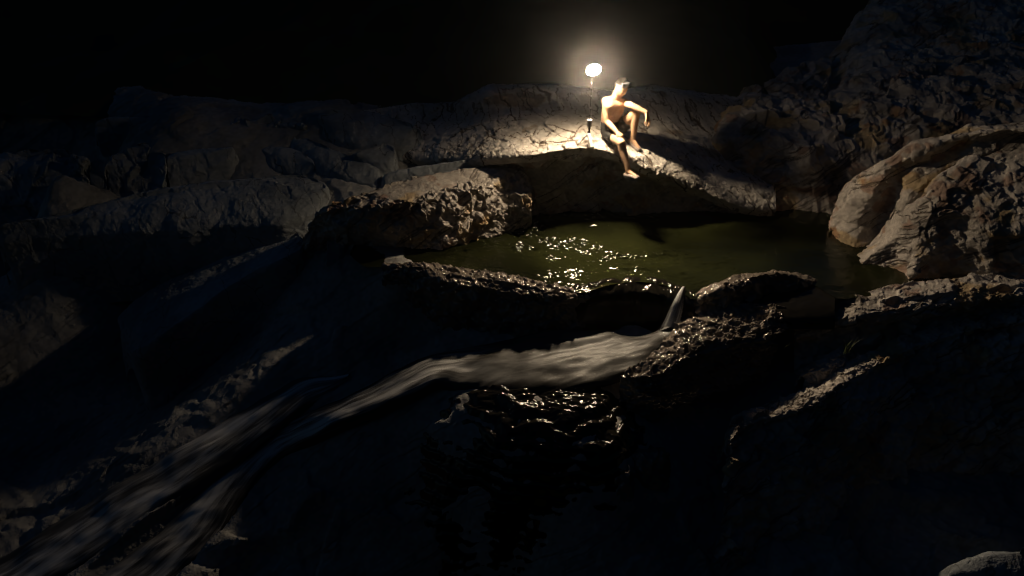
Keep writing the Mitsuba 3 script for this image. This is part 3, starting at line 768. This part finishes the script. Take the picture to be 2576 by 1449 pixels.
# ------------------------------------------------------------------ the lamp on its stand
scene['black_plastic'] = princ((0.018, 0.018, 0.018), 0.4)
scene['grey_plastic'] = princ((0.16, 0.155, 0.15), 0.5)
scene['white_plastic'] = princ((0.78, 0.77, 0.74), 0.35)
scene['steel'] = princ((0.55, 0.54, 0.52), 0.3, metallic=1.0)
YL = 9.97
L = 'lamp_stand'
lamp = J(450, 200, YL)
face = np.array([0.14, -0.84, -0.52])
face /= np.linalg.norm(face)
R = trimesh.geometry.align_vectors([0, 0, 1], face)
t = np.linspace(0, np.pi / 2, 13)
dome = trimesh.creation.revolve(np.stack([0.093 * np.cos(t), 0.038 * np.sin(t)], 1), sections=48)
dome.apply_transform(R)
dome.apply_translation(lamp)
back = trimesh.creation.revolve([[0, -0.03], [0.05, -0.03], [0.090, -0.012], [0.0955, 0.0], [0.0955, 0.013], [0.0945, 0.014], [0.0935, 0.013], [0.0930, -0.002], [0, -0.002]], sections=48)
back.apply_transform(R)
back.apply_translation(lamp)
scene[L + '__lamp_head'] = mikit.ply(back, 'white_plastic', smooth=35)
scene[L + '__lamp_head__diffuser'] = mikit.ply(dome, princ((0.7, 0.68, 0.62), 0.6), smooth=True, emitter={'type': 'area', 'radiance': {'type': 'rgb', 'value': list(LAMP_RADIANCE)}})
hub = J(402, 858, YL)
neck = J(404, 850, YL)
g0, g1 = J(407, 796, YL), J(410, 728, YL)
put(L + '__hub', trimesh.util.concatenate([rod(hub + [0, 0, -.015], hub + [0, 0, .02], .02), rod(neck, g0, .012, .013)]), 'black_plastic', smooth=35)
put(L + '__grip', rod(g0, g1, .029, .031), 'grey_plastic', smooth=35)
put(L + '__grip_rim', rod(g1, g1 + (g1 - g0) * 0.12, .032), 'white_plastic', smooth=35)
stops = [J(411, 722, YL), J(418, 602, YL), J(425, 475, YL), J(430, 345, YL), lamp - face * 0.02]
for i in range(4):
    put(L + '__pole_section', rod(stops[i], stops[i + 1], .0058 - .0008 * i), 'black_plastic', smooth=35)
for i in (1, 2, 3):
    d = (stops[i + 1] - stops[i - 1])
    d /= np.linalg.norm(d)
    put(L + '__collar', rod(stops[i] - d * .008, stops[i] + d * .008, .0115), 'steel', smooth=35)
for zx, zy, y in ((315, 915, YL - .02), (455, 912, YL - .03), (412, 880, YL + .12)):
    e = J(zx, zy, y)
    e[2] = slab_z(e) + .008
    put(L + '__leg', capsule_mesh(hub + [0, 0, -.005], e, .008, .006), 'black_plastic', smooth=35)
tag(L, 'bright round lamp on a thin black telescopic pole with a tripod foot', 'lamp')
a, b = J(402, 878, YL - .03), J(434, 924, YL - .08)
b[2] = slab_z(b) + .024
a[2] = max(a[2], slab_z(a) + .02)
put('white_case', to_tm(m3.Manifold.batch_hull([ball(q + o, .012) for q in (a, b) for o in ([.012, 0, .008], [-.012, 0, .008], [.012, 0, -.008], [-.012, 0, -.008])])), 'white_plastic',
    'white rounded stick-shaped case leaning against the tripod foot of the lamp', 'case', smooth=40)

# ------------------------------------------------------------------ the person
BACK = 0.10


def skin_color(p, n, uv):
    m = f_(p.x * 14, p.y * 14, p.z * 14, 3)
    k = f_(p.x * 60, p.y * 60, p.z * 60, 2)
    return mix((0.37, 0.225, 0.135), (0.45, 0.29, 0.185), ss(0.3, 0.7, m)) * (0.93 + 0.14 * k)


scene['skin'] = princ(skin_color, 0.48, 0.35)
scene['hair_black'] = princ((0.010, 0.008, 0.007), 0.7, 0.15)


def cloth_color(p, n, uv):
    st = ss(0.45, 0.55, n_(p.z * 70 + 6 * n_(p.x * 9, p.y * 9, p.z * 9), 1.0, 2.0))
    return mix((0.010, 0.010, 0.010), (0.020, 0.019, 0.018), st)


scene['shorts_black'] = princ(cloth_color, 0.75, 0.25)


def shoe_color(p, n, uv):
    k = 2 * math.pi / 0.026
    u = p.x * 0.8 - p.y * 0.6
    h = dr.sin(u * k) * dr.sin((p.z * 1.1 + 0.3 * u) * k)
    return mix((0.27, 0.225, 0.20), (0.03, 0.025, 0.022), ss(0.35, 0.6, dr.abs(h)))


scene['shoe_rubber'] = princ(shoe_color, 0.6, 0.3)

hipR, hipL = J(612, 852, 10.06), J(702, 818, 10.16)
kneeR, kneeL = J(737, 962, 9.68), J(900, 640, 9.98)
ankR, ankL = J(812, 1258, 9.56), J(858, 925, 10.0)
shR, shL = J(580, 530, 9.99), J(783, 545, 10.10)
elR, elL = J(585, 735, 9.95), J(850, 578, 9.86)
wrR, wrL = J(690, 848, 9.80), J(998, 645, 9.75)
P_ = 'person'
pel = [(J(608, 830, 10.06), .098), (J(688, 808, 10.15), .098)]
wai = [(J(592, 735, 10.06), .080), (J(656, 728, 10.12), .080)]
rib = [(J(606, 640, 10.01), .092), (J(692, 625, 10.09), .090)]
che = [(J(612, 575, 9.99), .085), (J(715, 570, 10.08), .082)]
nb, nt = J(676, 498, 10.05), J(705, 425, 10.02)
body = [hull(*pel, *wai), hull(*wai, *rib), hull(*rib, *che),
        hull((che[0][0], .07), (shR, .056), (J(640, 515, 10.03), .05)), hull((che[1][0], .07), (shL, .050), (J(730, 520, 10.08), .05)),
        hull((J(640, 515, 10.04), .05), (nb, .056), (J(725, 522, 10.08), .046)), bone(nb, nt, .054, .052)]
body += chain([(shR, .056), ((shR * 2 + elR) / 3 + [0, 0, 0], .049), (elR, .040), ((elR * 2 + wrR) / 3, .040), (wrR, .027)])
body += chain([(shL, .052), ((shL + elL) / 2, .046), (elL, .040), ((elL * 2 + wrL) / 3, .040), (wrL, .027)])
dn = np.array([0, 0, -1.0])
for hp, kn, an, calf_dir in ((hipR, kneeR, ankR, np.array([-.35, .9, 0])), (hipL, kneeL, ankL, np.array([-.6, .5, 0]))):
    body += chain([(hp, .092), ((hp * 2 + kn) / 3, .083), ((hp + 2 * kn) / 3, .068), (kn, .055)])
    body += chain([(kn, .054), ((kn * 3 + an) / 4 + calf_dir * .016, .054), ((kn + an) / 2 + calf_dir * .012, .049), ((kn + 3 * an) / 4, .038), (an, .034)])
heelR, toeR = J(800, 1292, 9.59), J(893, 1316, 9.46)
heelL, toeL = J(822, 945, 10.08), J(915, 1020, 9.93)
body += chain([(ankR, .034), (heelR + [0, 0, .0], .032)]) + [bone(ankR, toeR, .034, .024), bone(heelR, toeR, .03, .024)]
body += chain([(ankL, .034), (heelL, .032)]) + [bone(ankL, toeL, .034, .024), bone(heelL, toeL, .03, .024)]
trunk = softened(union(body), 0.011, 14)
# the chest's relief: breast muscles, navel, collar bones, ribs' edge
v = trunk.vertices.copy()
nn = trunk.vertex_normals
front = np.array([.62, -.75, .15])
for c, r, h in ((J(625, 590, 9.90), .055, .010), (J(720, 585, 9.98), .050, .010), (J(672, 728, 9.98), .016, -.012), (J(672, 640, 9.92), .030, -.006),
                (J(640, 520, 9.95), .022, .006), (J(715, 520, 10.0), .022, .006), (kneeR + [.02, -.04, .03], .03, .007), (kneeL + [.03, -.03, .03], .03, .007)):
    d = np.linalg.norm(v - c, axis=1)
    v += nn * (h * np.exp(-(d / r) ** 2))[:, None]
trunk.vertices = v


def hand(wrist, fwd, back, thumb_side, curl, spread=0.10, size=1.0):
    """fwd: towards the knuckles; back: out of the back of the hand; thumb_side: +1 or -1 along fwd x back; curl: bend per joint for each finger, in radians."""
    fwd = fwd / np.linalg.norm(fwd)
    back = back - fwd * (back @ fwd)
    back /= np.linalg.norm(back)
    side = np.cross(fwd, back) * thumb_side
    S = size
    K = [wrist + fwd * .085 * S + side * o * S for o in (.030, .010, -.011, -.030)]
    K[1] = K[1] + fwd * .004 * S
    K[3] = K[3] - fwd * .008 * S
    parts = [hull((wrist, .024 * S), (wrist + fwd * .03 * S + side * .016 * S, .016 * S), (wrist + fwd * .03 * S - side * .016 * S, .015 * S), *[(k - back * .002, .0115 * S) for k in K])]
    for i, (k, ls) in enumerate(zip(K, ((.040, .024, .020), (.045, .028, .021), (.042, .026, .020), (.033, .019, .018)))):
        d = fwd + side * spread * (1.5 - i) * .6
        d /= np.linalg.norm(d)
        p, ang, pts = k, 0.0, [(k, .0105 * S)]
        for j, (l, r) in enumerate(zip(ls, (.0092, .0084, .0074))):
            ang += curl[i][j]
            p = p + (d * math.cos(ang) - back * math.sin(ang)) * l * S
            pts.append((p, r * S))
        parts += chain(pts, 14)
    q0 = wrist + fwd * .022 * S + side * .022 * S
    q1 = q0 + (fwd * .7 + side * .6 - back * .35) / 1.0 * .036 * S
    q2 = q1 + (fwd * .9 + side * .15 - back * .4) * .028 * S
    q3 = q2 + (fwd * .9 - side * .1 - back * .35) * .022 * S
    parts += chain([(q0, .014 * S), (q1, .0115 * S), (q2, .0098 * S), (q3, .008 * S)], 14)
    return softened(union(parts), 0.0035, 5)


hR = hand(wrR, J(742, 888, 9.745) - wrR, np.array([.25, -.35, .9]), 1, [(.75, 1.0, .6), (.85, 1.05, .6), (.95, 1.1, .6), (1.0, 1.1, .6)])
hL = hand(wrL, J(1010, 700, 9.72) - wrL, np.array([.75, -.6, .3]), -1, [(.12, .25, .15), (.15, .3, .2), (.25, .4, .25), (.3, .45, .3)], 0.22)

# the head, in its own axes: x to the person's right, y forwards, z up
f = np.array([.50, -.76, -.40])
f /= np.linalg.norm(f)
up = np.array([0, 0, 1.0]) - f * f[2]
up /= np.linalg.norm(up)
side = np.cross(f, up)
HC = J(738, 385, 10.0)
HR = np.stack([side, f, up], 1)


def head_at(p):
    return np.asarray(p) @ HR.T + HC


hd = trimesh.creation.icosphere(5, 1.0)
q = hd.vertices.copy()
x_, y_, z_ = q.T.copy()
X = .074 * x_
Y = .094 * y_
Zz = .116 * z_
low_ = np.clip(-z_, 0, 1)
X *= 1 - .30 * low_ ** 1.5                       # narrower jaw
Y = np.where(y_ > 0, Y * (1 - .10 * np.clip(z_, 0, 1)), Y * (1 - .38 * low_))
Y = np.where(y_ > 0, np.minimum(Y, .086), Y)
Y += .012 * low_ * (y_ > -.2)


def lump(cx, cy, cz, rx, rz, h, out=True):
    global Y
    Y = Y + h * np.exp(-((X - cx) / rx) ** 2 - ((Zz - cz) / rz) ** 2) * np.clip((y_ - .1) / .4, 0, 1)


lump(0, 0, -.012, .011, .024, .016)               # bridge and
lump(0, 0, -.030, .013, .011, .014)               # tip of the nose
lump(0, 0, .024, .045, .010, .006)                # brow
lump(.031, 0, .004, .014, .010, -.010)            # eye sockets
lump(-.031, 0, .004, .014, .010, -.010)
lump(.031, 0, .002, .008, .006, .005)             # lids
lump(-.031, 0, .002, .008, .006, .005)
lump(.042, 0, -.022, .018, .016, .004)            # cheekbones
lump(-.042, 0, -.022, .018, .016, .004)
lump(0, 0, -.058, .020, .006, .006)               # lips
lump(0, 0, -.070, .018, .006, .006)
lump(0, 0, -.064, .020, .0025, -.004)             # mouth line
lump(0, 0, -.098, .018, .014, .008)               # chin
hd.vertices = head_at(np.stack([X, Y, Zz], 1))
ears = []
for sgn in (1, -1):
    e = union([ball((0, 0, 0), .018), ball((0, .004, -.022), .011)]).scale([.45, .85, 1.45]) - ball((.012, .004, .004), .011)
    em = to_tm(e)
    if sgn < 0:
        em.vertices[:, 0] *= -1
        em.faces = em.faces[:, ::-1]
    em.vertices = head_at(em.vertices + [sgn * .073, -.012, -.008])
    ears.append(to_man(em))
whole = union([to_man(trunk), to_man(hR), to_man(hL), to_man(hd)] + ears)
put(P_ + '__body', to_tm(whole), 'skin', smooth=True)

# hair: short, black, lifted in tufts over the band
hr = trimesh.creation.icosphere(5, 1.0)
q = hr.vertices
loc = q * [.0785, .0985, .121]
cover = np.minimum(q[:, 2] - .34 + 1.0 * np.clip(-q[:, 1] - .05, 0, 1) - .45 * np.clip(q[:, 1], 0, 1), 1)
keep = np.clip(cover * 5, -1, 1)
loc = loc * (1 + np.where(keep > 0, .045, .22) * np.clip(keep, -1, 1))[:, None]
loc = loc * (1 + .05 * np.clip(keep, 0, 1) * ridged(q * 5, 3, 600))[:, None]
hr.vertices = head_at(loc)
hair = [to_man(hr)]
for _ in range(46):
    a, b = rng.uniform(0, 2 * np.pi), rng.uniform(.0, .9)
    d = np.array([math.sin(b) * math.cos(a), math.sin(b) * math.sin(a) - .1, math.cos(b)])
    p0 = d * [.076, .095, .118]
    tip = p0 + d * rng.uniform(.012, .034) + rng.normal(0, .010, 3)
    hair.append(bone(head_at(p0), head_at(tip), .008, .0012, 8))
put(P_ + '__hair', to_tm(union(hair)), 'hair_black', smooth=50)

# shorts
sp = [hull(*[(c, r + .012) for c, r in pel], *[(c * .72 + p[0] * .28, r + .010) for (c, r), p in zip(wai, pel)])]
sp += [bone(hipR, (hipR * 1.9 + kneeR) / 2.9, .104, .099), bone(hipL, (hipL * 1.9 + kneeL) / 2.9, .104, .100)]
shorts = softened(union(sp), 0.011, 8)
w = shorts.vertices
shorts.vertices = w + shorts.vertex_normals * (.004 * ridged(w / .06, 2, 620))[:, None]
put(P_ + '__shorts', shorts, 'shorts_black', smooth=True)


def shoe(heel, toe, ankle):
    d = (toe - heel) / np.linalg.norm(toe - heel)
    up_ = (ankle - heel) - d * ((ankle - heel) @ d)
    up_ /= np.linalg.norm(up_)
    s_ = np.cross(d, up_)
    at = lambda a, b, c: heel + d * a + s_ * b + up_ * c
    L_ = np.linalg.norm(toe - heel)
    up_part = union([hull((at(-.01, .012, .0), .036), (at(-.01, -.012, .0), .036), (at(L_ * .45, .018, .008), .036), (at(L_ * .45, -.018, .008), .036)),
                     hull((at(L_ * .45, .018, .008), .036), (at(L_ * .45, -.018, .008), .036), (at(L_ + .01, .016, -.008), .024), (at(L_ + .01, -.016, -.008), .024))])
    sole = hull(*[(at(a, b, -.034), .010) for a, b in ((-.035, .022), (-.035, -.022), (L_ * .5, .042), (L_ * .5, -.042), (L_ + .02, .026), (L_ + .02, -.026))])
    up_part = up_part - bone(at(-.01, 0, .045), at(.02, 0, .065), .028, .032)
    return softened(up_part, .006, 3), to_tm(sole)


for h_, t_, a_ in ((heelR, toeR, ankR), (heelL, toeL, ankL)):
    upper, sole = shoe(h_, t_, a_)
    key = put(P_ + '__shoe', upper, 'shoe_rubber', smooth=40)
    put(key + '__sole', sole, 'grey_plastic', smooth=40)
tag(P_, 'bare-chested person in black shorts and holed slip-on shoes sitting on the pale slab, head bowed', 'person')

# the diving mask pushed up on the forehead
scene['mask_silver'] = princ((0.13, 0.14, 0.17), 0.35, 0.6)
scene['mask_glass'] = princ((0.012, 0.014, 0.018), 0.06, 0.6)
K_ = 'diving_mask'
t = np.linspace(0, 2 * np.pi, 73)
ring = np.stack([.079 * np.cos(t), .099 * np.sin(t), .046 + .030 * np.sin(t)], 1)
band = np.concatenate([np.stack([ring * s_ + [0, 0, dz], ring * s_ + [0, 0, dz]], 0)[:1] for s_, dz in ((.99, -.013), (1.03, -.011), (1.03, .011), (.99, .013), (.99, -.013))])
g = band.transpose(1, 0, 2)
put(K_ + '__strap', (head_at(g.reshape(-1, 3)), faces_of(g.shape[0], g.shape[1])), 'mask_silver', smooth=False)
fr_ = hull(*[(head_at((a, .078 + b, c + .022)), .011) for a, b, c in ((-.062, -.012, .050), (.062, -.012, .050), (-.066, -.018, .082), (.066, -.018, .082), (0, .012, .045), (0, .008, .092))])
cut = hull(*[(head_at((a, .112 + b, c + .022)), .014) for a, b, c in ((-.046, -.012, .056), (.046, -.012, .056), (-.048, -.014, .080), (.048, -.014, .080), (0, .010, .054), (0, .008, .086))])
put(K_ + '__frame', to_tm(fr_ - cut), 'mask_silver', smooth=35)
gl = hull(*[(head_at((a, .088 + b, c + .022)), .004) for a, b, c in ((-.052, -.010, .050), (.052, -.010, .050), (-.054, -.014, .084), (.054, -.014, .084), (0, .008, .048), (0, .006, .090))])
put(K_ + '__lens', to_tm(gl), 'mask_glass', smooth=35)
tag(K_, 'diving mask with silver strap pushed up on the forehead of the sitting person', 'diving mask')
